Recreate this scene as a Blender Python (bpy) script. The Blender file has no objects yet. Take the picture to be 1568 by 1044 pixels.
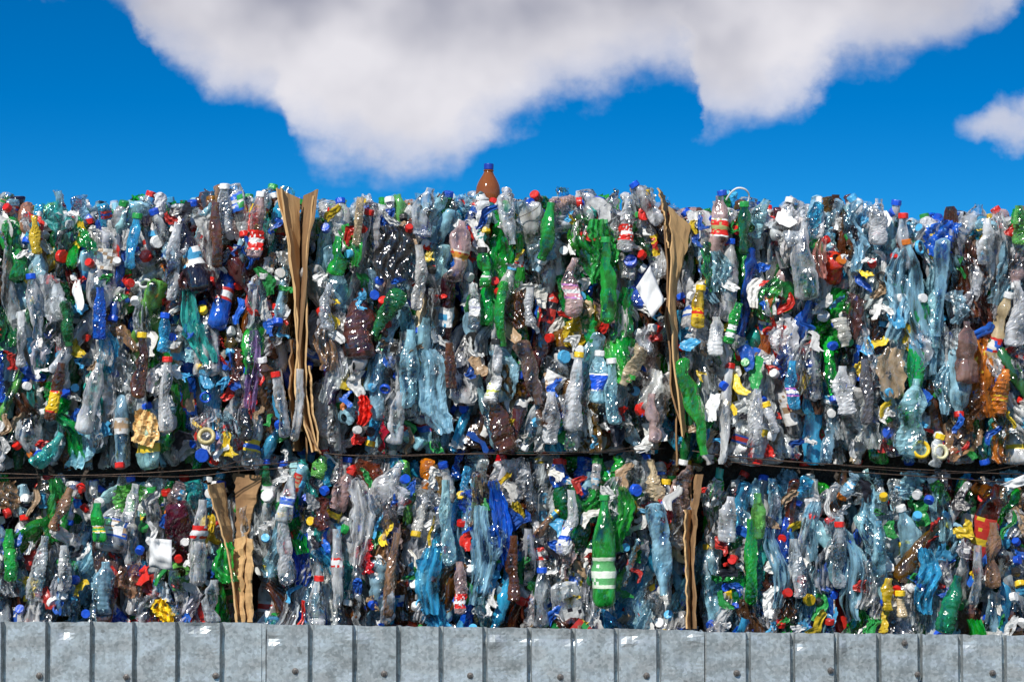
import bpy, math, numpy as np
from mathutils import Vector, Matrix, noise as mn
rng = np.random.default_rng(41)
U = rng.uniform
scene = bpy.context.scene

# ------------------------------------------------------------------ camera
CAM = np.array([0.0, -8.0, 1.65]); PITCH = math.atan(0.39/8.0); LENS = 91.8
FPX = LENS/36*1568
cam = bpy.data.cameras.new("camera"); cam.lens = LENS; cam.sensor_width = 36
cam.clip_end = 3000; cam.clip_start = 0.05
co = bpy.data.objects.new("camera", cam); scene.collection.objects.link(co)
co.location = CAM; co.rotation_euler = (math.pi/2+PITCH, 0, 0)
scene.camera = co

def P(px, py, Y=0.0):
    d = np.array([(px-784)/FPX, math.cos(PITCH)-(522-py)/FPX*math.sin(PITCH),
                  math.sin(PITCH)+(522-py)/FPX*math.cos(PITCH)])
    t = (Y-CAM[1])/d[1]
    return CAM+d*t

# ------------------------------------------------------------------ node helpers
def new_mat(name):
    m = bpy.data.materials.new(name); m.use_nodes = True
    m.node_tree.nodes.clear(); return m, m.node_tree
class NT:
    def __init__(s, t): s.t = t
    def n(s, typ, **kw):
        n = s.t.nodes.new(typ)
        for k, v in kw.items(): setattr(n, k, v)
        return n
    def link(s, a, b): s.t.links.new(a, b)
    def val(s, inp, v):
        if hasattr(v, 'is_linked') or isinstance(v, bpy.types.NodeSocket): s.link(v, inp)
        else: inp.default_value = v
    def m(s, op, a, b=0.0, c=None, clamp=False):
        n = s.n('ShaderNodeMath', operation=op); n.use_clamp = clamp
        s.val(n.inputs[0], a); s.val(n.inputs[1], b)
        if c is not None: s.val(n.inputs[2], c)
        return n.outputs[0]
    def mr(s, v, a, b, c=0.0, d=1.0, smooth=True):
        n = s.n('ShaderNodeMapRange'); n.interpolation_type = 'SMOOTHSTEP' if smooth else 'LINEAR'
        s.val(n.inputs[0], v)
        for i, x in enumerate((a, b, c, d)): s.val(n.inputs[i+1], x)
        return n.outputs[0]
    def mix(s, f, a, b, blend='MIX'):
        n = s.n('ShaderNodeMix', data_type='RGBA', blend_type=blend)
        s.val(n.inputs[0], f); s.val(n.inputs[6], a); s.val(n.inputs[7], b)
        return n.outputs[2]
    def noise(s, vec, scale, detail=3, rough=0.5):
        n = s.n('ShaderNodeTexNoise'); s.link(vec, n.inputs['Vector'])
        n.inputs['Scale'].default_value = scale; n.inputs['Detail'].default_value = detail
        n.inputs['Roughness'].default_value = rough
        return n.outputs[0]

# ------------------------------------------------------------------ materials
def mat_pet():
    m, t = new_mat("crumpled_pet_plastic"); N = NT(t)
    at = N.n('ShaderNodeAttribute', attribute_name="Col")
    tc = N.n('ShaderNodeTexCoord').outputs['Object']
    mp = N.n('ShaderNodeMapping'); N.link(tc, mp.inputs[0]); mp.inputs['Scale'].default_value = (1.4, 1.1, .45)
    n1 = N.noise(mp.outputs[0], 23, 1, .5); n2 = N.noise(mp.outputs[0], 60, 1, .5)
    h = N.m('ADD', N.m('ABSOLUTE', N.m('SUBTRACT', n1, .5)), N.m('MULTIPLY', N.m('ABSOLUTE', N.m('SUBTRACT', n2, .5)), .42))
    b = N.n('ShaderNodeBump'); b.inputs['Strength'].default_value = .9; b.inputs['Distance'].default_value = .013
    N.link(h, b.inputs['Height'])
    nz = N.noise(tc, 25, 3)
    dirt = N.mr(nz, .52, .8)
    col = N.mix(N.m('MULTIPLY', dirt, .2), at.outputs['Color'], (.24, .17, .11, 1))
    d = N.n('ShaderNodeBsdfDiffuse'); N.link(col, d.inputs[0]); N.link(b.outputs[0], d.inputs['Normal'])
    tl = N.n('ShaderNodeBsdfTranslucent'); N.link(col, tl.inputs[0]); N.link(b.outputs[0], tl.inputs['Normal'])
    m1 = N.n('ShaderNodeMixShader'); m1.inputs[0].default_value = .25; N.link(d.outputs[0], m1.inputs[1]); N.link(tl.outputs[0], m1.inputs[2])
    gam = N.n('ShaderNodeGamma'); N.link(col, gam.inputs[0]); gam.inputs[1].default_value = .4
    tr = N.n('ShaderNodeBsdfTransparent'); N.link(gam.outputs[0], tr.inputs[0])
    # thin PET reads clear face-on and milky where it turns away
    lw = N.n('ShaderNodeLayerWeight'); lw.inputs[0].default_value = .5; N.link(b.outputs[0], lw.inputs['Normal'])
    al = N.m('ADD', at.outputs['Alpha'], N.m('MULTIPLY', N.m('SUBTRACT', lw.outputs['Facing'], .38), .95))
    al = N.m('ADD', al, N.m('MULTIPLY', N.m('SUBTRACT', n1, .49), 2.3), clamp=True)
    m2 = N.n('ShaderNodeMixShader'); N.link(al, m2.inputs[0]); N.link(tr.outputs[0], m2.inputs[1]); N.link(m1.outputs[0], m2.inputs[2])
    g = N.n('ShaderNodeBsdfGlossy'); g.inputs['Roughness'].default_value = .14; N.link(b.outputs[0], g.inputs['Normal'])
    fr = N.n('ShaderNodeFresnel'); fr.inputs[0].default_value = 1.65; N.link(b.outputs[0], fr.inputs['Normal'])
    m3 = N.n('ShaderNodeMixShader'); N.link(N.m('MULTIPLY_ADD', fr.outputs[0], 1.3, .03, clamp=True), m3.inputs[0])
    N.link(m2.outputs[0], m3.inputs[1]); N.link(g.outputs[0], m3.inputs[2])
    o = N.n('ShaderNodeOutputMaterial'); N.link(m3.outputs[0], o.inputs[0]); return m
def mat_opaque():
    m, t = new_mat("opaque_plastic_and_labels"); N = NT(t)
    at = N.n('ShaderNodeAttribute', attribute_name="Col")
    tc = N.n('ShaderNodeTexCoord').outputs['Object']
    dirt = N.mr(N.noise(tc, 40, 4), .45, .8)
    col = N.mix(N.m('MULTIPLY', dirt, .3), at.outputs['Color'], (.12, .10, .08, 1))
    p = N.n('ShaderNodeBsdfPrincipled'); N.link(col, p.inputs['Base Color']); p.inputs['Roughness'].default_value = .32
    b = N.n('ShaderNodeBump'); b.inputs['Strength'].default_value = .6; b.inputs['Distance'].default_value = .005
    N.link(N.noise(tc, 80, 3), b.inputs['Height']); N.link(b.outputs[0], p.inputs['Normal'])
    o = N.n('ShaderNodeOutputMaterial'); N.link(p.outputs[0], o.inputs[0]); return m
def mat_simple(name, c1, c2, scale, rough=.8, metal=0, bump=.3, bd=.003, stretch=(1, 1, 1), r2=None):
    m, t = new_mat(name); N = NT(t)
    tc = N.n('ShaderNodeTexCoord').outputs['Object']
    mp = N.n('ShaderNodeMapping'); N.link(tc, mp.inputs[0]); mp.inputs['Scale'].default_value = stretch
    n1 = N.noise(mp.outputs[0], scale, 5, .6)
    col = N.mix(N.mr(n1, .3, .7), (*c1, 1), (*c2, 1))
    p = N.n('ShaderNodeBsdfPrincipled'); N.link(col, p.inputs['Base Color'])
    p.inputs['Roughness'].default_value = rough; p.inputs['Metallic'].default_value = metal
    b = N.n('ShaderNodeBump'); b.inputs['Strength'].default_value = bump; b.inputs['Distance'].default_value = bd
    N.link(N.noise(mp.outputs[0], scale*3, 4), b.inputs['Height']); N.link(b.outputs[0], p.inputs['Normal'])
    o = N.n('ShaderNodeOutputMaterial'); N.link(p.outputs[0], o.inputs[0]); return m
M_PET = mat_pet(); M_OP = mat_opaque()
M_CORE = mat_simple("dark_bale_core", (.012, .011, .010), (.06, .045, .035), 30, .6, 0, .9, .02)  # compressed bale core; its near-black colour paints in the dark between bottles
M_CARD = mat_simple("cardboard", (.66, .42, .19), (.46, .28, .12), 9, .85, 0, .4, .003, (1, 1, .25))
M_CARD2 = mat_simple("dark_cardboard", (.34, .20, .09), (.20, .11, .05), 14, .9, 0, .5, .004, (1, 1, .25))  # darker brown cardboard, varied from sheet to sheet
M_PAPER = mat_simple("white_paper", (.80, .80, .79), (.62, .62, .61), 12, .7, 0, .3, .003)
M_WIRE = mat_simple("baling_wire", (.03, .025, .022), (.10, .06, .04), 60, .5, .6)
M_GROUND = mat_simple("gravel_dirt", (.13, .12, .10), (.20, .18, .155), 3, .95, 0, .8, .02)

def mat_galv():
    m, t = new_mat("galvanised_steel"); N = NT(t)
    tc = N.n('ShaderNodeTexCoord').outputs['Object']
    v = N.n('ShaderNodeTexVoronoi', feature='F1'); N.link(tc, v.inputs['Vector']); v.inputs['Scale'].default_value = 130
    sep = N.n('ShaderNodeSeparateColor'); N.link(v.outputs['Color'], sep.inputs[0])
    big = N.noise(tc, 5, 5, .65); fine = N.noise(tc, 70, 4, .7)
    mp = N.n('ShaderNodeMapping'); N.link(tc, mp.inputs[0]); mp.inputs['Scale'].default_value = (9, 9, .8)
    streak = N.noise(mp.outputs[0], 5, 4, .6)
    f = N.m('ADD', N.m('MULTIPLY', sep.outputs[0], .26), N.m('ADD', N.m('MULTIPLY', big, .5), N.m('ADD', N.m('MULTIPLY', fine, .34), N.m('MULTIPLY', streak, .34))))
    col = N.mix(N.mr(f, .46, .96), (.22, .25, .255, 1), (.50, .54, .55, 1))
    spots = N.mr(N.noise(tc, 38, 2, .5), .68, .74)
    col = N.mix(N.m('MULTIPLY', spots, .5), col, (.09, .09, .08, 1))
    p = N.n('ShaderNodeBsdfPrincipled'); N.link(col, p.inputs['Base Color']); p.inputs['Metallic'].default_value = .4
    N.link(N.mr(f, .4, .9, .5, .3), p.inputs['Roughness'])
    b = N.n('ShaderNodeBump'); b.inputs['Strength'].default_value = .4; b.inputs['Distance'].default_value = .007
    N.link(N.m('ADD', N.noise(tc, 9, 3), N.m('MULTIPLY', fine, .12)), b.inputs['Height']); N.link(b.outputs[0], p.inputs['Normal'])
    o = N.n('ShaderNodeOutputMaterial'); N.link(p.outputs[0], o.inputs[0]); return m
M_GALV = mat_galv()

# ------------------------------------------------------------------ mesh accumulator (all quads)
class Acc:
    def __init__(s): s.v = []; s.f = []; s.c = []; s.m = []; s.s = []; s.n = 0
    def add(s, v, f, c, m, sm):
        s.v.append(v); s.f.append(f+s.n); s.c.append(c)
        s.m.append(np.broadcast_to(m, (len(f),))); s.s.append(np.full(len(f), sm)); s.n += len(v)
    def build(s, name, mats):
        v = np.concatenate(s.v).astype(np.float32); f = np.concatenate(s.f).astype(np.int32)
        c = np.concatenate(s.c).astype(np.float32); m = np.concatenate(s.m).astype(np.int32); sm = np.concatenate(s.s)
        org = v.mean(0); org[2] = v[:, 2].min(); v = v-org
        me = bpy.data.meshes.new(name); me.vertices.add(len(v)); me.loops.add(len(f)*4); me.polygons.add(len(f))
        me.vertices.foreach_set("co", v.ravel()); me.loops.foreach_set("vertex_index", f.ravel())
        me.polygons.foreach_set("loop_start", np.arange(0, len(f)*4, 4, dtype=np.int32))
        me.polygons.foreach_set("material_index", m); me.polygons.foreach_set("use_smooth", sm.astype(bool))
        me.update(calc_edges=True)
        a = me.attributes.new("Col", 'FLOAT_COLOR', 'FACE'); a.data.foreach_set("color", c.ravel())
        for x in mats: me.materials.append(x)
        ob = bpy.data.objects.new(name, me); ob.location = org.tolist(); scene.collection.objects.link(ob)
        return ob
_fc = {}
def tube_faces(nt, nth):
    k = (nt, nth)
    if k not in _fc:
        i = np.arange(nt-1)[:, None]; j = np.arange(nth)[None, :]; j2 = (j+1) % nth
        _fc[k] = np.stack([i*nth+j, i*nth+j2, (i+1)*nth+j2, (i+1)*nth+j], -1).reshape(-1, 4)
    return _fc[k]
def grid_faces(a, b):
    k = ('g', a, b)
    if k not in _fc:
        i = np.arange(a-1)[:, None]; j = np.arange(b-1)[None, :]
        _fc[k] = np.stack([i*b+j, i*b+j+1, (i+1)*b+j+1, (i+1)*b+j], -1).reshape(-1, 4)
    return _fc[k]
def tri(x): return np.abs((x % 1.0)*2-1)
def basis(ax, roll):
    ax = np.array(ax, float); ax /= np.linalg.norm(ax)
    h = np.array([0, 1.0, 0]) if abs(ax[1]) < .9 else np.array([0, 0, 1.0])
    x = np.cross(h, ax); x /= np.linalg.norm(x); y = np.cross(ax, x)
    c, s = math.cos(roll), math.sin(roll)
    return np.stack([c*x+s*y, -s*x+c*y, ax], 0)   # rows = local axes in world
def cap(acc, c, ax, col, r=.0155, h=.017):
    nth = 14; th = np.arange(nth)/nth*2*np.pi
    rr = np.array([.6, .97, 1, 1, .93, .7, .02])*r; zz = np.array([-.5, -.5, -.4, .35, .5, .5, .5])*h
    rr2 = np.repeat(rr[:, None], nth, 1); rr2[2:4] *= 1+.03*np.where(np.arange(nth) % 2, 1, -1)
    L = np.stack([rr2*np.cos(th), rr2*np.sin(th), np.repeat(zz[:, None], nth, 1)], -1).reshape(-1, 3)
    v = L@basis(ax, U(0, 6))+c
    f = tube_faces(7, nth); cc = np.tile(np.array([*col, 1.]), (len(f), 1))
    acc.add(v, f, cc, 1, False)
def ring(acc, c, ax, col, r=.02, tr=.005, al=1, mi=1):
    n = 18; k = 7; a = np.arange(n+1)/n*2*np.pi; b = np.arange(k)/k*2*np.pi
    rr = r+tr*np.cos(b)[None]; v = np.stack([rr*np.cos(a)[:, None], rr*np.sin(a)[:, None], np.repeat(1.8*tr*np.sin(b)[None], n+1, 0)], -1).reshape(-1, 3)@basis(ax, 0)+c
    f = tube_faces(n+1, k); acc.add(v, f, np.tile(np.array([*col, al]), (len(f), 1)), mi, True)
def bottle(acc, c, ax, L=.25, R=.042, col=(.7, .7, .7), al=.4, fx=.6, fy=.8, crush=1., capc=None, lab=None,
           nt=28, nth=18, pinch=2, roll=None, ribs=None, labr=None, torn=True):
    t = np.linspace(0, 1, nt); sh = U(-.06, .06); nr = .0125/R
    prof = np.interp(t, [0, .015, .05, .1, .34, .40, .46, .62+sh, .74+sh, .84+sh*.5, .9, 1],
                     [.25, .8, .96, 1, 1, U(.82, 1), 1, 1, .82, .45, nr, nr])
    th = np.arange(nth)/nth*2*np.pi
    body = np.clip((prof-.35)/.4, 0, 1)[:, None]
    rad = (prof*R)[:, None]*np.ones((1, nth))
    if ribs is None: ribs = U() < .28
    if ribs: rad *= 1+.045*np.sin(t*2*np.pi*nt/3.2)[:, None]*body
    for q in range(3):
        m = int(rng.integers(1, 5)); fq = U(.3, 1.5) if q < 2 else U(1.5, 3.5)
        w = tri(m*th[None]/(2*np.pi)+fq*t[:, None]*rng.choice([-1, 1])+U())
        rad *= 1-crush*U(.08, .28)*w*body
    x = rad*np.cos(th); y = rad*np.sin(th); z = np.repeat(((t-.5)*L)[:, None], nth, 1)
    for _ in range(pinch):
        a = U(0, 6.28); t0 = U(.05, .75); w = U(.06, .3); k = U(.4, 1.0)*min(1, crush)
        s = np.maximum(0, x*math.cos(a)+y*math.sin(a)+.2*R)*k*np.exp(-np.abs((t-t0)/w)**1.5)[:, None]
        x = x-s*math.cos(a); y = y-s*math.sin(a)
    x = x*(1+(fx-1)*body); y = y*(1+(fy-1)*body)
    j = rng.normal(0, .0012*crush, (3, nt, nth))*body[None]
    x = x+j[0]; y = y+j[1]; z = z+j[2]
    x = x+(U(-.012, .012)*crush*np.sin(t*np.pi*U(.8, 1.8)+U(0, 3)))[:, None]
    y = y+(U(-.012, .012)*crush*np.sin(t*np.pi*U(.8, 1.8)+U(0, 3)))[:, None]
    if roll is None: roll = rng.normal(0, .6)
    B = basis(ax, roll)
    v = np.stack([x, y, z], -1).reshape(-1, 3)@B+c
    f = tube_faces(nt, nth)
    cc = np.empty((nt-1, nth, 4)); cc[..., :3] = np.clip(np.array(col)*U(.9, 1.15), 0, .94); cc[..., 3] = al
    cc[..., 3] += (rng.random((nt-1, nth))-.5)*.12
    mi = np.zeros((nt-1, nth), int)
    if lab is not None:
        a, b = labr if labr else sorted((U(.12, .4), U(.35, .66)))
        if b-a < .12: b = a+.14
        ia, ib = int(a*nt), int(b*nt)
        cc[ia:ib, :, :3] = lab[0]; cc[ia:ib, :, 3] = 1; mi[ia:ib] = 1
        if ib-ia > 3:
            k = ia+(ib-ia)//2; cc[k-1:k+1, ::1, :3] = lab[1]
            if torn:
                q = int(rng.integers(0, nth-5)); cc[ia+1:ib-1, q:q+4, :3] = lab[2]
            else:
                cc[ia:ia+1, :, :3] = lab[2]; cc[ib-1:ib, :, :3] = lab[2]
            msk = rng.random((ib-ia, nth)) < .14; cc[ia:ib][msk, :3] = lab[1]
        if torn and U() < .35:
            q = int(rng.integers(0, nth)); mm = (np.arange(nth)-q) % nth < nth//2
            cc[ia:ib, mm, :3] = np.array(col); cc[ia:ib, mm, 3] = al; mi[ia:ib, mm] = 0
    acc.add(v, f, cc.reshape(-1, 4), mi.ravel(), U() < .45)
    if capc is not None:
        e = v.reshape(nt, nth, 3)[-1].mean(0); cap(acc, e-B[2]*.006, B[2], capc)
def film(acc, c, ax, L=.18, W=.07, col=(.6, .6, .6), al=.4, mi=0, folds=3, amp=.014, roll=None, nt=18, nw=14):
    t = np.linspace(0, 1, nt)[:, None]; s = np.linspace(0, 1, nw)[None]
    wid = W*(.6+.5*np.sin(np.pi*np.clip(t*.9+U(0, .1), 0, 1)))*(1+rng.normal(0, .09, (nt, 1)))
    x = (s-.5)*wid + .012*np.sin(t*U(3, 7)+U(0, 6)); z = (t-.5)*L+rng.normal(0, .002, (nt, nw))
    y = amp*(tri(s*folds+t*U(-1.5, 1.5)+U())*1.5+tri(s*U(1, 3)+t*U(1, 4)+U()))+rng.normal(0, .0012, (nt, nw))
    if roll is None: roll = rng.normal(0, .5)
    v = np.stack([x, y, z], -1).reshape(-1, 3)@basis(ax, roll)+c
    f = grid_faces(nt, nw); cc = np.empty((len(f), 4)); cc[:, :3] = col; cc[:, 3] = al
    acc.add(v, f, cc, mi, U() < .4)

# ------------------------------------------------------------------ palettes
PAL = {  # colour, alpha
 'clear': ((.84, .89, .93), .40), 'clear2': ((.92, .92, .91), .56), 'lblue': ((.42, .76, .94), .52), 'cyan': ((.06, .50, .86), .62),
 'blue': ((.010, .13, .74), .78), 'green': ((.02, .44, .05), .66), 'dgreen': ((.010, .17, .04), .76), 'lgreen': ((.20, .66, .12), .60),
 'brown': ((.16, .052, .02), .72), 'lbrown': ((.46, .25, .13), .58), 'dark': ((.03, .027, .027), .8), 'teal': ((.06, .60, .52), .60),
 'white': ((.90, .90, .88), .97), 'yellow': ((.86, .58, .02), .95), 'red': ((.72, .025, .015), .95), 'beige': ((.76, .58, .34), .95),
 'orange': ((.84, .24, .015), .9), 'pink': ((.76, .52, .48), .55), 'purple': ((.45, .28, .64), .6)}
BASEW = dict(clear=.37, clear2=.18, lblue=.17, cyan=.05, blue=.025, green=.050, dgreen=.022, lgreen=.010, brown=.11, lbrown=.04,
             dark=.012, teal=.014, white=.018, yellow=.004, red=.006, beige=.010, orange=.002, pink=.025)
KEYS = list(BASEW); BW = np.array([BASEW[k] for k in KEYS])
HOT = [(170, 430, 60, 90, 'blue', .25), (90, 510, 60, 60, 'dgreen', .2), (20, 420, 50, 100, 'lblue', .4), (340, 430, 90, 90, 'brown', .5),
 (390, 560, 40, 70, 'brown', .4), (240, 600, 60, 80, 'clear', .5), (40, 350, 50, 50, 'yellow', .08), (310, 640, 60, 50, 'green', .15), (60, 640, 80, 60, 'teal', .12),
 (510, 400, 35, 60, 'green', .6), (640, 360, 50, 60, 'lblue', .4), (600, 470, 35, 40, 'dgreen', .5), (640, 610, 70, 80, 'lblue', .7), (760, 450, 40, 60, 'green', .4),
 (860, 350, 60, 40, 'green', .35), (925, 440, 30, 90, 'green', .8), (820, 560, 60, 70, 'brown', .5), (880, 400, 20, 60, 'blue', .4), (870, 600, 60, 60, 'clear', .8),
 (740, 620, 50, 60, 'brown', .4), (940, 600, 40, 60, 'lblue', .5), (560, 600, 40, 60, 'brown', .4), (500, 580, 30, 80, 'clear', .4),
 (1110, 370, 55, 60, 'green', .6), (1110, 480, 50, 60, 'green', .3), (1220, 330, 60, 40, 'brown', .4), (1230, 440, 50, 70, 'clear', .6), (1290, 350, 50, 60, 'brown', .5),
 (1400, 430, 50, 120, 'lblue', 1.1), (1440, 360, 30, 40, 'blue', .7), (1400, 620, 60, 80, 'lblue', .9), (1300, 560, 60, 90, 'clear', .5), (1500, 440, 40, 80, 'brown', .4),
 (1520, 620, 40, 70, 'orange', .12), (1530, 380, 40, 50, 'clear', .5), (1560, 345, 25, 30, 'green', .8), (1160, 600, 70, 70, 'clear', .4), (1130, 640, 40, 50, 'brown', .4),
 (60, 800, 50, 50, 'dark', .15), (40, 870, 60, 80, 'clear', .4), (160, 870, 60, 60, 'lblue', .5), (120, 780, 60, 60, 'brown', .4), (300, 830, 40, 80, 'clear', .8), (345, 860, 20, 50, 'green', 1.),
 (450, 770, 30, 40, 'blue', .4), (500, 800, 50, 90, 'clear', .7), (575, 810, 30, 120, 'clear', .6), (660, 830, 30, 120, 'cyan', .9), (740, 790, 40, 110, 'blue', .5), (730, 820, 40, 110, 'lblue', .6),
 (800, 850, 25, 90, 'brown', .8), (870, 770, 40, 70, 'blue', .5), (870, 890, 50, 50, 'clear', .5), (940, 780, 40, 90, 'green', 1.2), (1010, 820, 35, 110, 'clear', .8),
 (1150, 860, 30, 100, 'green', .7), (1210, 850, 50, 100, 'lblue', .5), (1310, 830, 60, 90, 'lblue', .5), (1230, 880, 50, 80, 'brown', .3), (1300, 900, 25, 60, 'blue', .4),
 (1410, 830, 50, 100, 'lblue', .5), (1420, 880, 20, 70, 'blue', .5), (1455, 850, 30, 110, 'green', .5), (1530, 870, 40, 100, 'brown', .6)]
HA = np.array([h[:4] for h in HOT], float); HI = [KEYS.index(h[4]) for h in HOT]; HWt = np.array([h[5] for h in HOT])
def pick(x, z):
    px = 784+x/.002; py = 522-(z-2.04)/.002
    g = HWt*np.exp(-((px-HA[:, 0])/HA[:, 2])**2-((py-HA[:, 1])/HA[:, 3])**2)*1.0
    w = BW.copy()
    np.add.at(w, HI, g); w /= w.sum()
    k = KEYS[rng.choice(len(KEYS), p=w)]; c, a = PAL[k]
    c = np.clip(np.array(c)*U(.78, 1.12)+rng.normal(0, .015, 3), .004, .94)
    return k, c, float(np.clip(a+rng.normal(0, .11), .15, 1))
CAPS = [((.68, .02, .012), .22), ((.010, .09, .62), .28), ((.84, .84, .82), .27), ((.84, .55, .02), .06), ((.02, .32, .06), .06), ((.78, .2, .015), .015), ((.02, .02, .02), .04), ((.08, .42, .72), .07)]
CP = np.array([c[1] for c in CAPS]); CP /= CP.sum()
def capcol(): return np.array(CAPS[rng.choice(len(CAPS), p=CP)][0])*U(.75, 1.05)
LC = [(.68, .03, .02), (.84, .84, .82), (.02, .13, .58), (.84, .60, .04), (.03, .32, .07), (.84, .84, .82), (.80, .78, .72), (.84, .84, .82), (.55, .04, .03), (.08, .4, .68), (.02, .02, .03), (.66, .66, .64), (.02, .1, .45), (.40, .27, .16)]
def label(): return [np.array(LC[rng.integers(len(LC))])*U(.75, 1) for _ in range(3)]

def topoff(x):
    px = 784+x/.002
    return -.002*np.interp(px, [-200, 0, 150, 300, 400, 450, 480, 600, 950, 1000, 1020, 1060, 1120, 1200, 1290, 1340, 1400, 1480, 1568],
                           [0, 2, 5, 0, -12, -4, 4, 0, -2, -13, 6, 16, -12, 4, -12, 2, 24, 12, 18])
def rel(x, z, s): return mn.noise(Vector((x*s, z*s, 3.3)))
def fill_face(acc, x0, x1, z0, z1, ymin, layers, top=False, cw=.058, nt=28, nth=20, top_jag=.025):
    zz1 = z1
    for li, yo in enumerate(layers):
        x = x0+U(0, .02)
        while x < x1:
            w = cw*U(.55, 1.4); z = z0+U(-.02, .03); xc = x+w/2; x += w
            z1 = zz1+(topoff(xc) if top else 0)
            while z < z1-.015:
                big = U() < .34
                L = U(.16, .33); vis = L*U(.5, .88); R = U(.034, .050) if not big else U(.052, .068)
                if z+vis > z1: vis = z1-z+U(-.01, top_jag)
                zc = z+vis/2; z += vis
                if L > vis*1.3 and zc+L/2 > z1+.01: L = max(.09, 2*(z1-zc)+U(0, top_jag)); R = min(R, .04)
                if zc-L/2 < z0-.02: L = max(.09, 2*(zc-z0)+.03)
                ez = min(zc-z0, z1-zc); ex = min(xc-x0, x1-xc)
                rec = .055*math.exp(-max(ez, 0)/.035)+.05*math.exp(-max(ex, 0)/.03)
                yy = ymin+yo+rec+.035*rel(xc, zc, 5)+.035*rel(xc+9, zc, 14)+U(-.02, .02)
                k, c, a = pick(xc, zc)
                if li == 0 and len(layers) > 1: a = min(1, a+.45)
                q = U()
                if q < .11:
                    d = (rng.normal(0, .45), -1, rng.normal(0, .45))
                    if U() < .5: d = (-d[0], 1, -d[2])
                    bottle(acc, np.array([xc, yy+.05, zc]), d, U(.12, .18), R, c, a, U(.6, 1), U(.6, 1), .9, capcol() if U() < .6 else None, None, nt, nth)
                    z -= vis*.3
                elif q < .27:
                    film(acc, np.array([xc+U(-.01, .01), yy-.005, zc]), (rng.normal(0, .25), rng.normal(0, .15), 1), L*.95, U(.05, .12), c, a, 0)
                else:
                    up = 1 if U() < .55 else -1
                    lean = .3*rel(xc+3, zc, 4)
                    sg = .17 if U() < .70 else .7
                    d = (up*(lean+rng.normal(0, sg)), rng.normal(0, .22), up)
                    bottle(acc, np.array([xc+U(-.012, .012), yy, zc]), d, L, R, c, a, U(.5, 1.0), U(.35, .8), U(.35, 1.25),
                           capcol() if U() < .6 else None, label() if U() < .36 else None, nt, nth)
    return
def extras(acc, x0, x1, z0, z1, ymin, n_cap, n_lab, n_film):
    for _ in range(n_cap):
        x, z = U(x0+.02, x1-.02), U(z0+.02, z1-.01); y = ymin+.035*rel(x, z, 5)+U(-.02, .035)
        cap(acc, np.array([x, y, z]), (rng.normal(0, .7), -1, rng.normal(0, .6)), capcol(), U(.0125, .0155) if U() < .9 else U(.018, .022))
    for _ in range(2):
        x, z = U(x0+.02, x1-.02), U(z0+.02, z1-.01); y = ymin+.035*rel(x, z, 5)+U(-.03, .0)
        ring(acc, np.array([x, y, z]), (rng.normal(0, .6), -1, rng.normal(0, .6)), capcol(), U(.014, .02), .0035)
    for _ in range(n_lab):
        x, z = U(x0+.02, x1-.02), U(z0+.02, z1-.03); y = ymin+.035*rel(x, z, 5)+U(-.03, .02)
        film(acc, np.array([x, y, z]), (rng.normal(0, .6), rng.normal(0, .4), 1), U(.02, .10), U(.012, .045), np.array(LC[rng.integers(len(LC))])*U(.6, 1), 1, 1, 2, .005, None, 10, 6)
    for _ in range(n_film):
        x, z = U(x0+.03, x1-.03), U(z0+.06, z1-.08); y = ymin+.035*rel(x, z, 5)+U(-.03, 0)
        k, c, a = pick(x, z)
        film(acc, np.array([x, y, z]), (rng.normal(0, .25), rng.normal(0, .2), 1), U(.08, .2), U(.03, .08), c, a*.8, 0, U(2, 4), .012)

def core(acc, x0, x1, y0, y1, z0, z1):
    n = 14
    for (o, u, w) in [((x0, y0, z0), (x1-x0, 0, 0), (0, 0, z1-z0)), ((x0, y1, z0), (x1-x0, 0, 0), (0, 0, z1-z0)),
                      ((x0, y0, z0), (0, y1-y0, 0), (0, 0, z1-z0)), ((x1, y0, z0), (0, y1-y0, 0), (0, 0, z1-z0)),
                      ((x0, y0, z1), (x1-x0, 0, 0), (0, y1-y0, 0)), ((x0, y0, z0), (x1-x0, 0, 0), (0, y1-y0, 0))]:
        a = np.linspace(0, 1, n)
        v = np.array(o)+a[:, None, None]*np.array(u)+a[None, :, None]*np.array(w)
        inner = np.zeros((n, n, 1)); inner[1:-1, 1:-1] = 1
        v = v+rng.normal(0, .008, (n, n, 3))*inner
        f = grid_faces(n, n); acc.add(v.reshape(-1, 3), f, np.tile([.05, .05, .05, 1], (len(f), 1)), 2, False)

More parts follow.
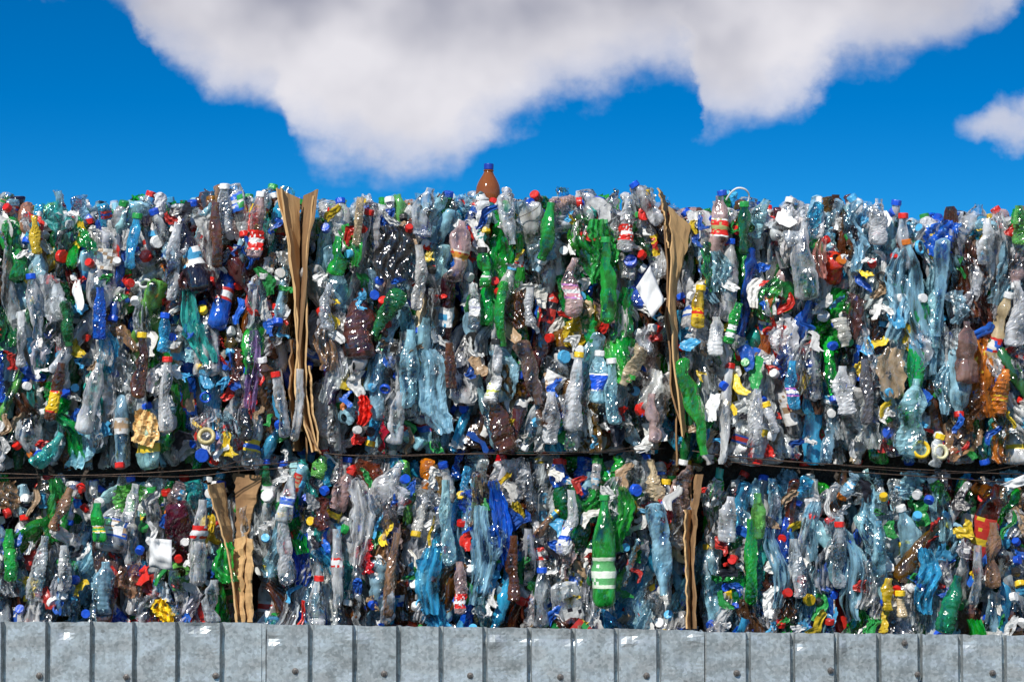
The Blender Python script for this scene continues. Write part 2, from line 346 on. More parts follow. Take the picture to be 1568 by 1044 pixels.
def H(px, py, dx, dz, L, R, kind, cap_=None, lab=None, fx=.85, fy=.6, crush=.7, y=-.055, colr=None, al=None, film_=False, dy=0., labr=None, W=.07):
    return dict(px=px, py=py, d=(dx, dy, dz), L=L, R=R, kind=kind, cap=cap_, lab=lab, fx=fx, fy=fy, crush=crush, y=y, colr=colr, al=al, film=film_, labr=labr, W=W)
RED, BLU, WHT, YEL, GRN, BLK = (.68, .02, .012), (.010, .09, .62), (.82, .82, .8), (.84, .55, .02), (.02, .32, .06), (.02, .02, .02)
HEROES = {
 'A': [H(255, 605, 0, 1, .23, .036, 'clear2', RED, fx=.85), H(300, 500, .3, -1, .24, .05, 'teal', film_=True, W=.06), H(385, 565, -.05, 1, .24, .03, 'purple', film_=True, W=.04, al=.45),
       H(220, 655, .4, 1, .10, .03, 'beige', film_=True, W=.08, colr=(.78, .52, .22)), H(140, 610, .2, 1, .22, .045, 'clear2', None), H(52, 470, -.1, 1, .2, .035, 'clear', BLU),
       H(103, 495, .1, -1, .14, .045, 'dgreen', None, fx=1), H(78, 455, -.2, 1, .15, .05, 'white', film_=True, W=.085, colr=(.7, .75, .78), al=.7), H(375, 650, .1, 1, .1, .03, 'dark', None),
       H(345, 320, 0, 1, .15, .034, 'clear', WHT, y=-.01), H(395, 345, .1, 1, .2, .04, 'pink', WHT, [RED, WHT, RED]), H(265, 400, .15, 1, .24, .036, 'clear2', None),
       H(205, 370, .1, 1, .17, .03, 'cyan', GRN), H(153, 480, 0, 1, .16, .03, 'blue', None), H(85, 600, .15, 1, .18, .03, 'brown', None, [YEL, YEL, RED]), H(430, 620, -.15, 1, .2, .036, 'clear', RED, fx=1),
       H(75, 690, .3, .4, .13, .04, 'teal', None), H(32, 520, 0, 1, .17, .03, 'white', None, al=.8), H(455, 620, .1, 1, .22, .03, 'clear2', None), H(330, 360, 0, 1, .2, .033, 'brown', None),
       H(250, 510, .1, 1, .12, .028, 'cyan', BLU), H(215, 560, .05, 1, .2, .03, 'brown', YEL), H(55, 360, 0, 1, .12, .025, 'yellow', None)],
 'B': [H(700, 385, .2, 1, .19, .048, 'pink', None, [(.6, .03, .02), (.7, .3, .05), (.75, .6, .5)], fx=.95), H(600, 385, 0, 1, .16, .05, 'dark', None, fx=1, film_=True, W=.1), H(515, 392, .2, 1, .12, .04, 'green', None, fx=1),
       H(593, 478, -.6, -1, .16, .045, 'dgreen', None, fx=.8), H(768, 480, 0, -1, .2, .034, 'green', None), H(642, 425, 0, 1, .2, .034, 'clear2', None, colr=(.70, .68, .64), al=.75), H(740, 410, 0, 1, .12, .034, 'green', BLK, [GRN, WHT, GRN]),
       H(917, 578, .05, 1, .16, .036, 'lblue', WHT, [BLU, BLU, WHT], fx=1), H(938, 600, -.1, 1, .2, .036, 'lblue', WHT), H(968, 560, -.5, -1, .13, .04, 'beige', None, fx=1, colr=(.66, .52, .33)), H(625, 565, .1, 1, .24, .045, 'lblue', None),
       H(665, 600, -.2, 1, .26, .045, 'lblue', None, film_=True, W=.08), H(880, 600, .1, 1, .24, .04, 'clear2', YEL), H(810, 570, .3, -1, .2, .04, 'lbrown', None, colr=(.24, .14, .10)), H(765, 650, -.4, 1, .17, .045, 'brown', None, fx=1),
       H(755, 595, .1, 1, .1, .045, 'clear2', None, [WHT, (.6, .65, .1), WHT], fx=1), H(845, 640, 0, 1, .16, .04, 'clear2', None), H(555, 628, .3, 1, .09, .025, 'red', None, film_=True, W=.04), H(960, 345, .1, 1, .16, .036, 'clear2', None, [RED, WHT, RED]),
       H(990, 312, -.5, .7, .15, .036, 'clear', BLU, y=-.03), H(838, 355, .15, 1, .18, .034, 'green', None), H(928, 430, 0, 1, .26, .036, 'green', GRN), H(780, 335, .1, -1, .16, .04, 'clear', None), H(650, 325, .2, 1, .15, .045, 'clear', None),
       H(878, 440, .1, 1, .18, .04, 'pink', None, [(.6, .25, .3), WHT, (.5, .2, .5)]), H(690, 560, 0, 1, .14, .03, 'brown', None), H(550, 340, .1, 1, .15, .028, 'beige', None), H(1000, 640, 0, 1, .15, .03, 'pink', None), H(608, 640, .2, 1, .16, .04, 'clear2', None),
       H(760, 545, .0, 1, .1, .03, 'clear2', BLK), H(725, 470, 0, 1, .14, .034, 'clear', None, [WHT, (.5, .5, .6), WHT]), H(865, 312, 1, .1, .1, .034, 'pink', RED, y=-.02), H(812, 470, 0, 1, .12, .034, 'clear2', None), H(502, 470, .1, 1, .14, .034, 'clear', None)],
 'C': [H(1062, 622, .22, -1, .30, .042, 'lgreen', None, fx=.9, colr=(.03, .45, .04), al=.70, y=-.09), H(1232, 400, 0, 1, .24, .052, 'clear2', None, fx=.9), H(1260, 395, .2, 1, .12, .03, 'pink', None, film_=True, W=.04, colr=(.7, .3, .25), al=.8),
       H(1480, 540, 0, 1, .19, .055, 'pink', None, colr=(.36, .20, .16), al=.72, fx=1), H(1400, 640, .1, 1, .24, .058, 'lblue', None, fx=1), H(1410, 500, -.1, 1, .3, .04, 'lblue', None, film_=True, W=.07), H(1375, 450, .1, 1, .28, .036, 'lblue', None, film_=True, W=.06),
       H(1440, 440, -.05, -1, .3, .036, 'lblue', None), H(1445, 365, .3, 1, .12, .04, 'blue', None, film_=True, W=.09), H(1292, 598, 0, 1, .15, .04, 'white', None, al=.75, fx=1), H(1290, 508, .2, -1, .09, .04, 'white', None, colr=(.75, .72, .62), fx=1),
       H(1097, 515, 0, 1, .12, .034, 'white', None, al=.7), H(1123, 495, .3, 1, .13, .03, 'green', None, [WHT, GRN, WHT]), H(1325, 600, 0, 1, .2, .03, 'dark', None, colr=(.16, .15, .16)), H(1555, 480, 0, 1, .2, .04, 'clear2', None, fx=1),
       H(1562, 345, 0, 1, .12, .04, 'lgreen', None), H(1100, 345, .1, 1, .18, .04, 'pink', None, [RED, (.4, .4, .15), WHT], y=-.02), H(1140, 350, 0, 1, .16, .034, 'dgreen', GRN), H(1385, 370, 0, 1, .17, .03, 'clear', RED, y=-.03), H(1368, 570, .2, 1, .15, .045, 'beige', None, film_=True, W=.08, colr=(.5, .36, .22), al=.8),
       H(1535, 600, .1, 1, .14, .045, 'orange', None, [YEL, (.75, .2, .02), YEL], fx=1), H(1230, 360, 1, .3, .12, .03, 'clear', None, fx=1), H(1215, 590, 0, 1, .15, .028, 'cyan', None, [(.05, .1, .4), WHT, (.4, .1, .4)]), H(1510, 370, 0, 1, .14, .034, 'clear2', None), H(1435, 690, .3, 1, .1, .03, 'clear', YEL),
       H(1180, 640, -.3, 1, .1, .03, 'clear', YEL), H(1155, 640, .1, 1, .18, .04, 'clear2', None), H(1345, 340, .1, 1, .14, .045, 'clear2', None), H(1070, 470, .1, 1, .13, .03, 'yellow', YEL, [YEL, RED, YEL])],
 'F': [H(305, 830, .05, 1, .26, .045, 'clear2', None, [RED, WHT, RED], labr=(.55, .66)), H(345, 862, -.2, 1, .12, .045, 'green', None, film_=True, W=.06), H(60, 870, .1, 1, .2, .036, 'clear', None, y=-.03), H(160, 900, 0, 1, .16, .05, 'lblue', None, fx=1),
       H(98, 870, 0, 1, .14, .04, 'clear2', None), H(200, 770, .2, 1, .12, .03, 'clear2', None), H(150, 800, 0, 1, .12, .03, 'green', None, [YEL, GRN, WHT]), H(250, 935, 0, 1, .07, .025, 'yellow', YEL, film_=True, W=.05), H(95, 780, .4, 1, .14, .03, 'lbrown', None), H(325, 920, 0, 1, .13, .036, 'clear', None), H(15, 850, 0, 1, .16, .03, 'green', None)],
 'G': [H(925, 845, 0, 1, .34, .042, 'green', GRN, [(.10, .38, .12), (.75, .82, .68), (.70, .78, .60)], fx=.95, fy=.9, crush=.35, labr=(.20, .46), y=-.095), H(952, 795, .1, 1, .2, .04, 'lgreen', None, colr=(.03, .4, .05), film_=True, W=.05), H(515, 870, 0, 1, .24, .036, 'clear', None, [(.6, .1, .08), WHT, RED], labr=(.5, .62)), H(435, 840, -.1, 1, .22, .036, 'clear2', YEL),
       H(440, 765, .15, 1, .14, .034, 'clear', None, [BLU, (.1, .2, .5), WHT]), H(830, 915, 0, 1, .18, .036, 'clear', BLU, fx=1, crush=.4), H(735, 850, .05, 1, .30, .036, 'lblue', None, film_=True, W=.07), H(765, 800, -.1, 1, .26, .03, 'blue', None, film_=True, W=.05), H(660, 890, .05, 1, .2, .036, 'cyan', None, film_=True, W=.07),
       H(685, 800, 0, 1, .26, .034, 'lblue', None), H(490, 715, .5, 1, .07, .035, 'lgreen', None, y=-.01), H(870, 800, .1, 1, .2, .036, 'clear2', None, [WHT, BLU, WHT]), H(1010, 840, .1, -1, .28, .042, 'lblue', None), H(785, 870, 0, 1, .2, .03, 'brown', None), H(600, 880, .1, 1, .26, .03, 'lbrown', None), H(550, 800, 0, 1, .26, .034, 'clear2', None, film_=True, W=.06),
       H(705, 900, 0, 1, .16, .03, 'pink', None, [RED, WHT, RED]), H(485, 920, .05, 1, .15, .036, 'clear', RED), H(595, 920, .1, 1, .14, .03, 'clear', None)],
 'H': [H(1150, 860, 0, 1, .26, .03, 'green', None), H(1160, 790, .05, 1, .14, .034, 'lgreen', None), H(1420, 890, 0, 1, .2, .036, 'cyan', None, film_=True, W=.06), H(1455, 925, .3, 1, .18, .038, 'green', None, colr=(.02, .35, .15)), H(1305, 890, .1, -1, .24, .034, 'lblue', None, film_=True, W=.06), H(1115, 795, .1, 1, .14, .04, 'clear2', None),
       H(1220, 870, 0, 1, .18, .036, 'clear', None), H(1285, 850, 0, 1, .2, .036, 'clear', RED), H(1380, 925, 0, 1, .08, .028, 'beige', YEL), H(1190, 870, -.1, 1, .24, .028, 'lblue', None, film_=True, W=.045), H(1345, 840, 0, 1, .17, .036, 'lblue', None), H(1360, 910, .1, 1, .1, .03, 'yellow', None, al=.7), H(1520, 850, 0, 1, .2, .034, 'lbrown', None), H(1495, 880, 0, 1, .18, .034, 'clear2', None)],
}
BALES = {'A': (-130, 450, 307, 712), 'B': (482, 1020, 305, 688), 'C': (1046, 1640, 316, 704), 'D': (-720, -152, 308, 706), 'E': (1668, 2230, 320, 704),
         'F': (-230, 345, 742, 1105), 'G': (390, 1044, 708, 1105), 'H': (1074, 1680, 736, 1105), 'I': (-820, -254, 740, 1105), 'J': (1704, 2250, 740, 1105),
         'K': (-760, -170, 1112, 1536), 'L': (-150, 420, 1112, 1536), 'M': (440, 1040, 1112, 1536), 'N': (1060, 1640, 1112, 1536), 'O': (1660, 2230, 1112, 1536)}
DEPTH = .95
for bi, (key, (a, b, c, d)) in enumerate(BALES.items()):
    p0 = P(a, d); p1 = P(b, c); x0, x1, z0, z1 = p0[0], p1[0], p0[2], p1[2]
    z0 = max(z0, .005)
    acc = Acc(); det = key in 'ABCFGH'
    top = key in 'ABCDE'
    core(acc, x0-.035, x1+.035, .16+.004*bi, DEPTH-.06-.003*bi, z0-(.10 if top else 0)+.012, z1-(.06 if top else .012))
    if det:
        fill_face(acc, x0, x1, z0, z1, .02, [.10, .055, 0.0], top)
        ar = (x1-x0)*(z1-z0)
        extras(acc, x0, x1, z0, z1, -.01, int(70*ar), int(170*ar), int(60*ar))
    else:
        fill_face(acc, x0, x1, z0, z1, .03, [.07, 0.0] if key in 'DEIJ' else [.03], top, cw=.055 if key in 'DEIJ' else .08, nt=18, nth=12)
    for xs, sg in ((x0+.03, -1), (x1-.03, 1)):
        for _ in range(45):
            y = U(.08, DEPTH-.05); z = U(z0+.08, z1-.1); k, cc, al = pick(xs, z)
            bottle(acc, np.array([xs, y, z]), (rng.normal(0, .1), rng.normal(0, .3), 1), U(.15, .25), U(.028, .04), cc, al, .5, .9, 1, capcol(), None, 14, 10)
    if top:
        for _ in range(80):
            x = U(x0+.05, x1-.05); y = U(.05, DEPTH-.08); k, cc, al = pick(x, z1)
            bottle(acc, np.array([x, y, z1-.055]), (rng.normal(0, .5), 1, rng.normal(0, .2)), U(.15, .25), U(.028, .04), cc, al, .8, .7, 1, capcol(), None, 16, 12)
        n = int((x1-x0)/.034)
        for i in range(n):
            x = x0+.03+(x1-x0-.06)*(i+U())/n; k, cc, al = pick(x, z1)
            hh = .004+topoff(x)+.05*max(-.4, rel(x, 7.7, 9))+U(-.018, .018)
            bottle(acc, np.array([x, U(.0, .12), z1-.06+hh]), (rng.normal(0, .7), rng.normal(0, .3), rng.choice([-1, 1])), U(.1, .15), U(.030, .045), cc, al, U(.6, 1), U(.6, 1), 1.0, capcol() if U() < .35 else None, label() if U() < .2 else None, 24, 16)
    for h in HEROES.get(key, []):
        pos = P(h['px'], h['py'], h['y']); cc, al = PAL[h['kind']]
        if h['colr']: cc = h['colr']
        if h['al']: al = h['al']
        lab = [np.array(q) for q in h['lab']] if h['lab'] else None
        if h['film']: film(acc, pos, h['d'], h['L'], h['W'], cc, al, 0 if al < .9 else 1, 2.5, .012, 0)
        else: bottle(acc, pos, h['d'], h['L'], h['R'], cc, al, h['fx'], h['fy'], h['crush'], h['cap'], lab, 34, 22, labr=h['labr'], torn=False)
    if key == 'C':
        for (px, py, r, col) in ((1410, 688, .024, YEL), (1440, 692, .020, (.7, .66, .4))):
            ring(acc, P(px, py, -.06), (.2, -1, .2), col, r, .006)
    if key == 'A': ring(acc, P(316, 668, -.06), (.1, -1, .4), (.55, .45, .2), .022, .007)
    acc.build("plastic_bottle_bale", [M_PET, M_OP, M_CORE])

# ------------------------------------------------------------------ standing amber bottle on top
def lathe(name, prof, seg, mat, parent, smooth=True):
    vs = []; fs = []
    for r, z in prof:
        for j in range(seg):
            a = 2*math.pi*j/seg; vs.append((r*math.cos(a), r*math.sin(a), z))
    for i in range(len(prof)-1):
        for j in range(seg): fs.append((i*seg+j, i*seg+(j+1) % seg, (i+1)*seg+(j+1) % seg, (i+1)*seg+j))
    me = bpy.data.meshes.new(name); me.from_pydata(vs, [], fs); me.materials.append(mat)
    for p in me.polygons: p.use_smooth = smooth
    o = bpy.data.objects.new(name, me); scene.collection.objects.link(o); o.parent = parent; return o
m, t = new_mat("amber_plastic"); N = NT(t)
p = N.n('ShaderNodeBsdfPrincipled'); p.inputs['Base Color'].default_value = (.26, .075, .012, 1); p.inputs['Roughness'].default_value = .10
p.inputs['Alpha'].default_value = .86; o = N.n('ShaderNodeOutputMaterial'); N.link(p.outputs[0], o.inputs[0]); M_AMB = m
m, t = new_mat("blue_cap_plastic"); N = NT(t)
p = N.n('ShaderNodeBsdfPrincipled'); p.inputs['Base Color'].default_value = (.01, .04, .33, 1); p.inputs['Roughness'].default_value = .35
o = N.n('ShaderNodeOutputMaterial'); N.link(p.outputs[0], o.inputs[0]); M_BCAP = m
e = bpy.data.objects.new("amber_bottle", None); scene.collection.objects.link(e)
zt = P(745, 251, .1)[2]; e.location = (P(745, 300, .1)[0], .1, zt-.27); e.rotation_euler = (0, math.radians(1.5), 0)
lathe("body", [(.001, .006), (.028, 0), (.036, .008), (.038, .03), (.038, .10), (.0365, .105), (.0365, .16), (.0385, .165), (.0385, .182), (.037, .194), (.0365, .197), (.033, .208), (.026, .222), (.018, .235), (.0135, .246), (.0125, .252), (.0125, .258)], 32, M_AMB, e)
lathe("neck_ring", [(.0125, .2455), (.0165, .247), (.0165, .2495), (.0125, .251)], 24, M_AMB, e)
lathe("cap", [(.0135, .2515), (.0152, .2525), (.0152, .268), (.0143, .270), (.001, .270)], 24, M_BCAP, e, False)

# ------------------------------------------------------------------ cardboard
def card(front, back, yf=-.05, yb=.12, mat=None, name="cardboard_sheet", wav=.004, n=26, m=8):
    f = np.array(front, float); b = np.array(back, float); s = np.linspace(0, 1, n)
    def res(a):
        q = np.linspace(0, 1, len(a)); return np.stack([np.interp(s, q, a[:, 0]), np.interp(s, q, a[:, 1])], 1)
    f, b = res(f), res(b); vs = []; fs = []
    sd = U(0, 50)
    for i in range(n):
        A = P(f[i, 0], f[i, 1], yf+.012*mn.noise(Vector((s[i]*5, sd, 0)))+U(-.002, .002)); Bq = P(b[i, 0], b[i, 1], yb)
        for j in range(m):
            k = j/(m-1); v = A*(1-k)+Bq*k
            v = v+np.array([1, 0, 0])*wav*(mn.noise(Vector((s[i]*9, k*3, sd)))*2+mn.noise(Vector((s[i]*30, k*6, sd)))*.7)
            vs.append(v.tolist())
    for i in range(n-1):
        for j in range(m-1): fs.append((i*m+j, i*m+j+1, (i+1)*m+j+1, (i+1)*m+j))
    me = bpy.data.meshes.new(name); me.from_pydata(vs, [], fs); me.materials.append(mat or M_CARD)
    ob = bpy.data.objects.new(name, me); scene.collection.objects.link(ob)
    sm = ob.modifiers.new("s", 'SOLIDIFY'); sm.thickness = .005; sm.offset = 0
    return ob
card([(422, 288), (438, 360), (449, 440), (455, 540), (460, 620), (478, 692)], [(460, 304), (458, 380), (463, 470), (467, 560), (470, 620), (482, 690)], -.05, .02)
card([(487, 290), (474, 370), (464, 460), (458, 560), (464, 640), (492, 694)], [(466, 300), (460, 380), (458, 460), (452, 560), (458, 640), (480, 690)], -.055, .06, M_CARD2)
card([(480, 300), (468, 400), (470, 500), (468, 600), (484, 690)], [(470, 310), (464, 400), (462, 500), (462, 600), (476, 690)], -.045, .2)
card([(430, 286), (444, 380), (456, 480), (452, 600), (462, 660)], [(446, 300), (452, 380), (462, 480), (458, 600), (466, 660)], -.05, .2)
card([(446, 520), (444, 600), (452, 690)], [(456, 520), (454, 600), (460, 690)], -.03, .1, M_CARD2)
card([(474, 560), (478, 620), (488, 690)], [(470, 560), (474, 620), (482, 690)], -.05, .15)
card([(1024, 316), (1028, 360), (1026, 440), (1028, 520), (1044, 668)], [(1058, 345), (1050, 385), (1034, 440), (1036, 520), (1050, 660)], -.05, -.0)
card([(1016, 330), (1022, 420), (1020, 500), (1030, 600), (1046, 670)], [(1026, 330), (1030, 420), (1030, 500), (1040, 600), (1052, 670)], -.03, .2, M_CARD2)
card([(1008, 288), (1016, 330), (1024, 380)], [(1018, 300), (1024, 340), (1030, 380)], -.03, .12)
card([(318, 742), (336, 800), (352, 860), (362, 948)], [(342, 738), (350, 800), (360, 860), (372, 948)], -.05, .04)
card([(402, 728), (388, 780), (378, 828)], [(358, 724), (362, 780), (362, 828)], .02, .06, M_CARD2)
card([(376, 820), (372, 880), (374, 952)], [(360, 825), (358, 880), (362, 952)], -.03, .0)
card([(388, 825), (386, 890), (388, 952)], [(374, 822), (374, 890), (376, 952)], -.05, -.01)
card([(1076, 726), (1066, 790), (1062, 860), (1066, 962)], [(1066, 726), (1058, 790), (1054, 860), (1056, 962)], -.05, .03, M_CARD2)
card([(1048, 780), (1050, 860), (1052, 962)], [(1056, 780), (1058, 860), (1060, 962)], -.06, .02)
for pa, pb, ya, yb in ((466, 466, 310, 705), (1033, 1033, 322, 712), (368, 368, 716, 1100), (1059, 1059, 720, 1100), (-141, -141, 320, 712), (1654, 1654, 325, 712)):
    card([(pa-2, ya), (pb+3, yb)], [(pa+2, ya+4), (pb, yb)], .05, .85, M_CARD2)

# ------------------------------------------------------------------ papers
def paper(name, cs, y, wav=.005):
    n = 9; vs = []; fs = []; C = [P(px, py, y) for px, py in cs]
    for i in range(n):
        for j in range(n):
            u, w = i/(n-1), j/(n-1)
            v = (C[0]*(1-u)+C[1]*u)*(1-w)+(C[3]*(1-u)+C[2]*u)*w
            v = v+np.array([0, -1, 0])*wav*(1+2*mn.noise(Vector((u*2.5, w*2.5, cs[0][0]))))
            vs.append(v.tolist())
    for i in range(n-1):
        for j in range(n-1): fs.append((i*n+j, (i+1)*n+j, (i+1)*n+j+1, i*n+j+1))
    me = bpy.data.meshes.new(name); me.from_pydata(vs, [], fs); me.materials.append(M_PAPER)
    for q in me.polygons: q.use_smooth = True
    ob = bpy.data.objects.new(name, me); scene.collection.objects.link(ob)
    sm = ob.modifiers.new("s", 'SOLIDIFY'); sm.thickness = .001
paper("paper_tag", [(995, 407), (1017, 461), (998, 488), (973, 441)], -.10, .016)
paper("paper_sheet", [(231, 823), (263, 826), (266, 873), (229, 867)], -.11, .014)
paper("paper_tag", [(1530, 742), (1568, 726), (1580, 740), (1548, 748)], -.06, .012)

# ------------------------------------------------------------------ baling wires
def wire(pts, r=.0013, name="baling_wire", mat=None):
    cu = bpy.data.curves.new(name, 'CURVE'); cu.dimensions = '3D'; cu.bevel_depth = r; cu.bevel_resolution = 1
    sp = cu.splines.new('NURBS'); sp.points.add(len(pts)-1)
    for q, (a, b, y) in zip(sp.points, pts): v = P(a, b, y); q.co = (*v, 1)
    sp.order_u = 3; sp.use_endpoint_u = True; cu.materials.append(mat or M_WIRE)
    ob = bpy.data.objects.new(name, cu); scene.collection.objects.link(ob)
wire([(-300, 716, -.02), (0, 724, -.03), (120, 729, -.03), (260, 722, -.03), (400, 712, -.03), (460, 706, -.01)], .002)
wire([(-300, 730, -.0), (0, 733, -.02), (180, 728, -.03), (300, 731, -.02), (370, 718, -.03), (470, 716, .0)], .0015)
wire([(330, 718, -.03), (372, 700, -.05), (420, 708, -.05), (440, 716, -.03)], .001)
wire([(480, 690, -.01), (520, 700, -.04), (700, 694, -.04), (880, 697, -.04), (1020, 686, -.02)], .0018)
wire([(560, 702, -.02), (760, 690, -.045), (940, 694, -.04), (1010, 676, -.03)], .001)
wire([(1060, 690, -.01), (1130, 702, -.04), (1330, 714, -.05), (1568, 728, -.04), (1800, 730, -.02)], .002)
wire([(1090, 704, -.01), (1200, 716, -.04), (1400, 728, -.05), (1568, 741, -.04), (1800, 745, -.02)], .0022)
wire([(1110, 698, -.01), (1250, 708, -.05), (1420, 726, -.05), (1530, 722, -.04), (1600, 700, -.02)], .001)
wire([(790, 335, -.04), (815, 325, -.07), (830, 312, -.05), (825, 300, -.02)], .001)
wire([(1112, 306, .02), (1122, 288, -.01), (1142, 288, -.01), (1150, 304, .02), (1140, 318, .02)], .003, "bottle_handle", M_PAPER)

# ------------------------------------------------------------------ fence
ROOT = bpy.data.objects.new("corrugated_metal_fence", None); scene.collection.objects.link(ROOT)
YF = -1.0
ribs = [5, 73, 141, 206, 272, 340, 404, 475, 543, 610, 675, 742, 810, 877, 943, 1008, 1075, 1145, 1213, 1280, 1345, 1408, 1470, 1537]
while ribs[0] > -1400: ribs.insert(0, ribs[0]-67)
while ribs[-1] < 2900: ribs.append(ribs[-1]+67)
def topy(px): return np.interp(px, [-1400, 0, 404, 405, 610, 1074, 1076, 1568, 2900], [940, 951, 953, 955, 958, 964, 967, 972, 985])
q = 404
while q > -1400+200: q -= 671
pan = [q+671*i for i in range(8) if q+671*i < 2950]
for pi in range(len(pan)-1):
    a, b = pan[pi], pan[pi+1]; pr = []
    rr = [r for r in ribs if a-8 <= r < b-8]
    xs = []
    for r in rr:
        w = 2.8
        xs += [(r-w-1.0, 0), (r-w, .004), (r-w+1.0, .024), (r+w+.2, .024), (r+w+2.2, .0), (r+w+5, -.004)]
        for kk in range(1, 6): xs.append((r+7+kk*9, -.004+.0008*kk))
    xs.append((b+3, -.0))
    off = .004*(pi % 2)
    Z = [0]+list(np.linspace(.86, 1, 19)); vs = []; fs = []; W = len(xs)
    dents = [(U(a, b), U(.965, .998), U(-.010, .010), U(7, 16), U(.006, .016)) for _ in range(14)]
    for iz, k in enumerate(Z):
        for (px, dy) in xs:
            T = P(px, topy(px)+U(-.9, .9)*(k == 1), YF); zt = T[2]
            zz = k*zt
            yy = YF+dy-off
            if k > .85:
                yy += .004*mn.noise(Vector((px*.03, zz*22, pi)))
                for (dx, dk, da, ws, wk) in dents: yy += da*math.exp(-((px-dx)/ws)**2-((k-dk)/wk)**2)
            vs.append((T[0], yy, zz))
    for i in range(len(Z)-1):
        for j in range(W-1): fs.append((i*W+j, i*W+j+1, (i+1)*W+j+1, (i+1)*W+j))
    me = bpy.data.meshes.new("panel"); me.from_pydata(vs, [], fs); me.materials.append(M_GALV)
    ob = bpy.data.objects.new("panel_%d" % pi, me); scene.collection.objects.link(ob); ob.parent = ROOT
    sm = ob.modifiers.new("s", 'SOLIDIFY'); sm.thickness = .0008; sm.offset = 1
M_SCREW = mat_simple("zinc_screw", (.09, .08, .07), (.25, .22, .2), 200, .4, .7)
for px, py in [(193, 1036), (330, 1034), (452, 1027), (588, 1031), (858, 1036), (990, 1034), (1128, 1030), (1272, 1026), (1385, 984), (1405, 1032), (1520, 1030), (60, 1034), (720, 1034), (-80, 1034), (1660, 1034)]:
    c = P(px, py, YF-.006)
    o1 = lathe("screw", [(.0001, .0075), (.0042, .007), (.0045, .002), (.0085, .0015), (.009, 0)], 6 if px % 2 else 12, M_SCREW, ROOT, False)
    o1.location = c; o1.rotation_euler = (math.pi/2, 0, 0)
def box(name, x0, x1, y0, y1, z0, z1, mat, parent):
    import bmesh
    bm = bmesh.new(); bmesh.ops.create_cube(bm, size=1)
    for v in bm.verts: v.co = ((x0+x1)/2+v.co.x*(x1-x0), (y0+y1)/2+v.co.y*(y1-y0), (z0+z1)/2+v.co.z*(z1-z0))
    bmesh.ops.bevel(bm, geom=bm.edges, offset=.004, segments=2)
    me = bpy.data.meshes.new(name); bm.to_mesh(me); bm.free(); me.materials.append(mat)
    o = bpy.data.objects.new(name, me); scene.collection.objects.link(o); o.parent = parent
box("rail_upper", -3.8, 3.8, YF+.03, YF+.06, .98, 1.03, M_SCREW, ROOT)
box("rail_lower", -3.8, 3.8, YF+.03, YF+.06, .25, .30, M_SCREW, ROOT)
for i in range(5): box("post_%d" % i, -3.6+i*1.8, -3.54+i*1.8, YF+.063, YF+.123, 0, 1.15, M_SCREW, ROOT)

# ------------------------------------------------------------------ ground
n = 41; vs = []; fs = []
g = np.sign(np.linspace(-1, 1, n))*np.abs(np.linspace(-1, 1, n))**2.5*1200
for yy in g:
    for xx in g: vs.append((xx, yy, 0.0))
for i in range(n-1):
    for j in range(n-1): fs.append((i*n+j, i*n+j+1, (i+1)*n+j+1, (i+1)*n+j))
me = bpy.data.meshes.new("ground"); me.from_pydata(vs, [], fs); me.materials.append(M_GROUND)
scene.collection.objects.link(bpy.data.objects.new("ground", me))

# ------------------------------------------------------------------ sun + sky
EL, AZ = math.radians(40), math.radians(-24)
sd = Vector((math.sin(AZ)*math.cos(EL), -math.cos(AZ)*math.cos(EL), math.sin(EL)))
sl = bpy.data.lights.new("sun", 'SUN'); sl.energy = 5.0; sl.angle = math.radians(.5); sl.color = (1, .955, .88)
so = bpy.data.objects.new("sun", sl); scene.collection.objects.link(so); so.rotation_euler = sd.to_track_quat('Z', 'Y').to_euler()
so.location = (-4, -8, 9)
w = bpy.data.worlds.new("World"); scene.world = w; w.use_nodes = True; t = w.node_tree; t.nodes.clear(); N = NT(t)
tc = N.n('ShaderNodeTexCoord').outputs['Generated']
sep = N.n('ShaderNodeSeparateXYZ'); N.link(tc, sep.inputs[0]); X, Y, Z = sep.outputs
sky = N.n('ShaderNodeTexSky', sky_type='NISHITA'); sky.sun_disc = False; sky.sun_elevation = EL
sky.sun_rotation = math.atan2(sd.x, sd.y)
sky.air_density = 1.0; sky.dust_density = .2; sky.ozone_density = 3.0
cmb = N.n('ShaderNodeCombineXYZ'); N.link(X, cmb.inputs[0]); N.link(Y, cmb.inputs[1])
N.link(N.m('ADD', N.m('MULTIPLY', N.m('ABSOLUTE', Z), 2.7), -.015), cmb.inputs[2])
nrm = N.n('ShaderNodeVectorMath', operation='NORMALIZE'); N.link(cmb.outputs[0], nrm.inputs[0]); N.link(nrm.outputs[0], sky.inputs[0])
hs = N.n('ShaderNodeHueSaturation'); hs.inputs['Saturation'].default_value = 1.5; hs.inputs['Value'].default_value = 1.0; N.link(sky.outputs[0], hs.inputs['Color'])
tint = N.mix(1.0, hs.outputs[0], (.45, 1.12, 1.22, 1), 'MULTIPLY')
bg1 = N.n('ShaderNodeBackground'); N.link(tint, bg1.inputs[0]); bg1.inputs[1].default_value = .105
Ys = N.m('MAXIMUM', Y, .05)
px = N.m('MULTIPLY_ADD', N.m('DIVIDE', X, Ys), FPX, 784.0)
py = N.m('SUBTRACT', 522.0, N.m('MULTIPLY', N.m('SUBTRACT', N.m('DIVIDE', Z, Ys), math.tan(PITCH)), FPX))
cv = N.n('ShaderNodeCombineXYZ'); N.link(px, cv.inputs[0]); N.link(py, cv.inputs[1])
def nz(scale, off, det=4, r=.55, sx=1, sy=1):
    mp = N.n('ShaderNodeMapping'); N.link(cv.outputs[0], mp.inputs[0]); mp.inputs['Scale'].default_value = (scale*sx, scale*sy, 1); mp.inputs['Location'].default_value = (off, off*.7, off)
    return N.noise(mp.outputs[0], 1, det, r)
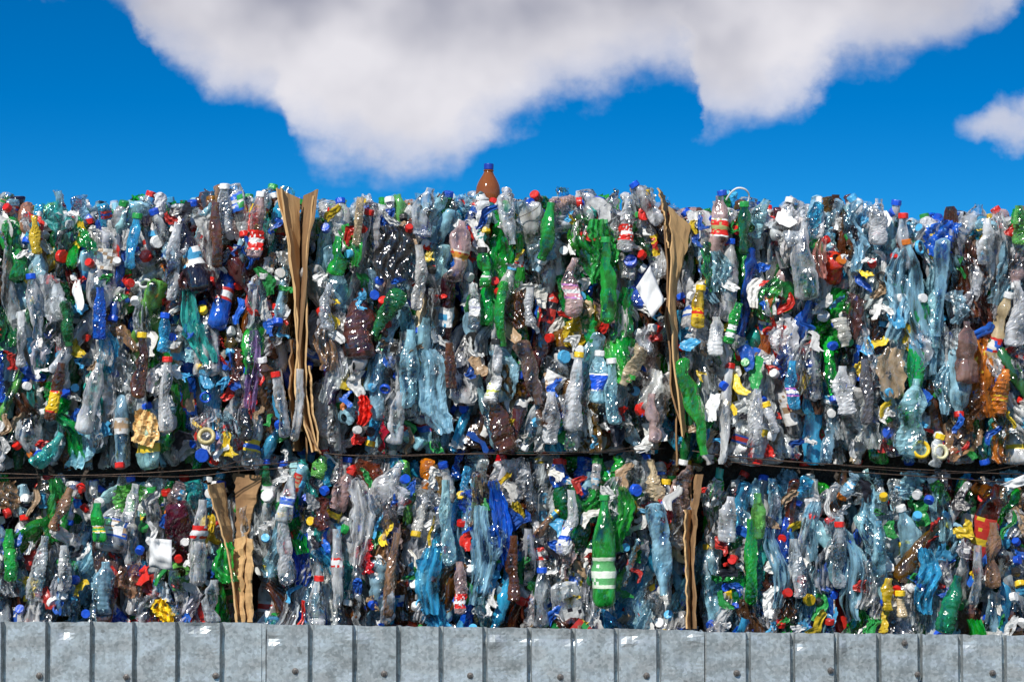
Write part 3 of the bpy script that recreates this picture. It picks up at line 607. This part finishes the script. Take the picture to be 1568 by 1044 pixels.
n1 = nz(1/95, 3.1, 5, .55); n2 = nz(1/95, 17.7, 5, .55); n3 = nz(1/260, 8.8, 3, .5); n4 = nz(1/130, 5.2, 3, .45)
n5 = nz(1/140, 31.2, 5, .58, .6, 1)
wx = N.m('MULTIPLY_ADD', N.m('SUBTRACT', n1, .5), 130, px); wy = N.m('MULTIPLY_ADD', N.m('SUBTRACT', n2, .5), 100, py)
fcn = N.n('ShaderNodeFloatCurve'); N.link(N.m('DIVIDE', N.m('ADD', wx, 200), 2000, clamp=True), fcn.inputs['Value'])
pts = [(-200, -90), (0, -45), (120, -25), (180, -10), (215, 25), (245, 75), (300, 112), (350, 148), (415, 160), (445, 208), (475, 235), (540, 250), (620, 262), (670, 255), (715, 230), (770, 190), (840, 158), (920, 130), (1000, 105), (1045, 115),
       (1068, 180), (1105, 195), (1160, 186), (1225, 168), (1265, 128), (1300, 96), (1370, 80), (1430, 58), (1530, 24), (1590, -30), (1800, -100)]
cr = fcn.mapping.curves[0]
norm = [((a+200)/2000, (b+200)/600) for a, b in pts]
cr.points[0].location = norm[0]; cr.points[1].location = norm[-1]
for q in norm[1:-1]: cr.points.new(*q)
fcn.mapping.update()
B = N.m('MULTIPLY_ADD', fcn.outputs[0], 600, -200)
d = N.m('SUBTRACT', B, wy)
def ell(cx, cy, rx, ry):
    a = N.m('POWER', N.m('ABSOLUTE', N.m('DIVIDE', N.m('SUBTRACT', wx, cx), rx)), 2.0); b = N.m('POWER', N.m('ABSOLUTE', N.m('DIVIDE', N.m('SUBTRACT', wy, cy), ry)), 2.0)
    return N.m('MULTIPLY', N.m('SUBTRACT', 1.0, N.m('ADD', a, b)), ry)
d2 = N.m('MAXIMUM', ell(1575, 198, 80, 32), ell(1640, 170, 95, 38))
dd = N.m('MAXIMUM', d, d2)
ddn = N.m('ADD', dd, N.m('MULTIPLY', N.m('SUBTRACT', n5, .5), 80))
dens = N.m('ADD', N.m('MULTIPLY', N.mr(ddn, -26, 32), .68), N.m('MULTIPLY', N.mr(ddn, 0, 90), .32))
front = N.m('GREATER_THAN', Y, .06); upper = N.mr(py, -900, -350)
dens = N.m('MULTIPLY', dens, N.m('MULTIPLY', front, upper))
gz = N.noise(tc, 3.2, 6, .55); sc = N.m('MULTIPLY', N.mr(gz, .50, .64), N.m('SUBTRACT', 1.0, N.m('MULTIPLY', front, N.mr(py, -900, -350))))
sc = N.m('MULTIPLY', sc, N.mr(Z, .02, .12))
dens = N.m('MAXIMUM', dens, N.m('MULTIPLY', sc, .8))
deep = N.mr(dd, 0, 150)
sh = N.m('ADD', N.m('MULTIPLY', N.mr(n3, .38, .62), .42), N.m('MULTIPLY', N.mr(py, 100, -30), .35))
sh = N.m('ADD', sh, N.m('MULTIPLY', N.m('SUBTRACT', n4, .5), 1.0))
sh = N.m('MULTIPLY', sh, N.m('ADD', .5, N.m('MULTIPLY', deep, .5)), clamp=True)
cc = N.mix(sh, (.82, .80, .84, 1), (.32, .33, .41, 1))
bg2 = N.n('ShaderNodeBackground'); N.link(cc, bg2.inputs[0]); bg2.inputs[1].default_value = 1.0
ms = N.n('ShaderNodeMixShader'); N.link(N.m('MULTIPLY', dens, .97), ms.inputs[0]); N.link(bg1.outputs[0], ms.inputs[1]); N.link(bg2.outputs[0], ms.inputs[2])
o = N.n('ShaderNodeOutputWorld'); N.link(ms.outputs[0], o.inputs[0])

scene.view_settings.view_transform = 'Standard'; scene.view_settings.look = 'None'; scene.view_settings.exposure = 0
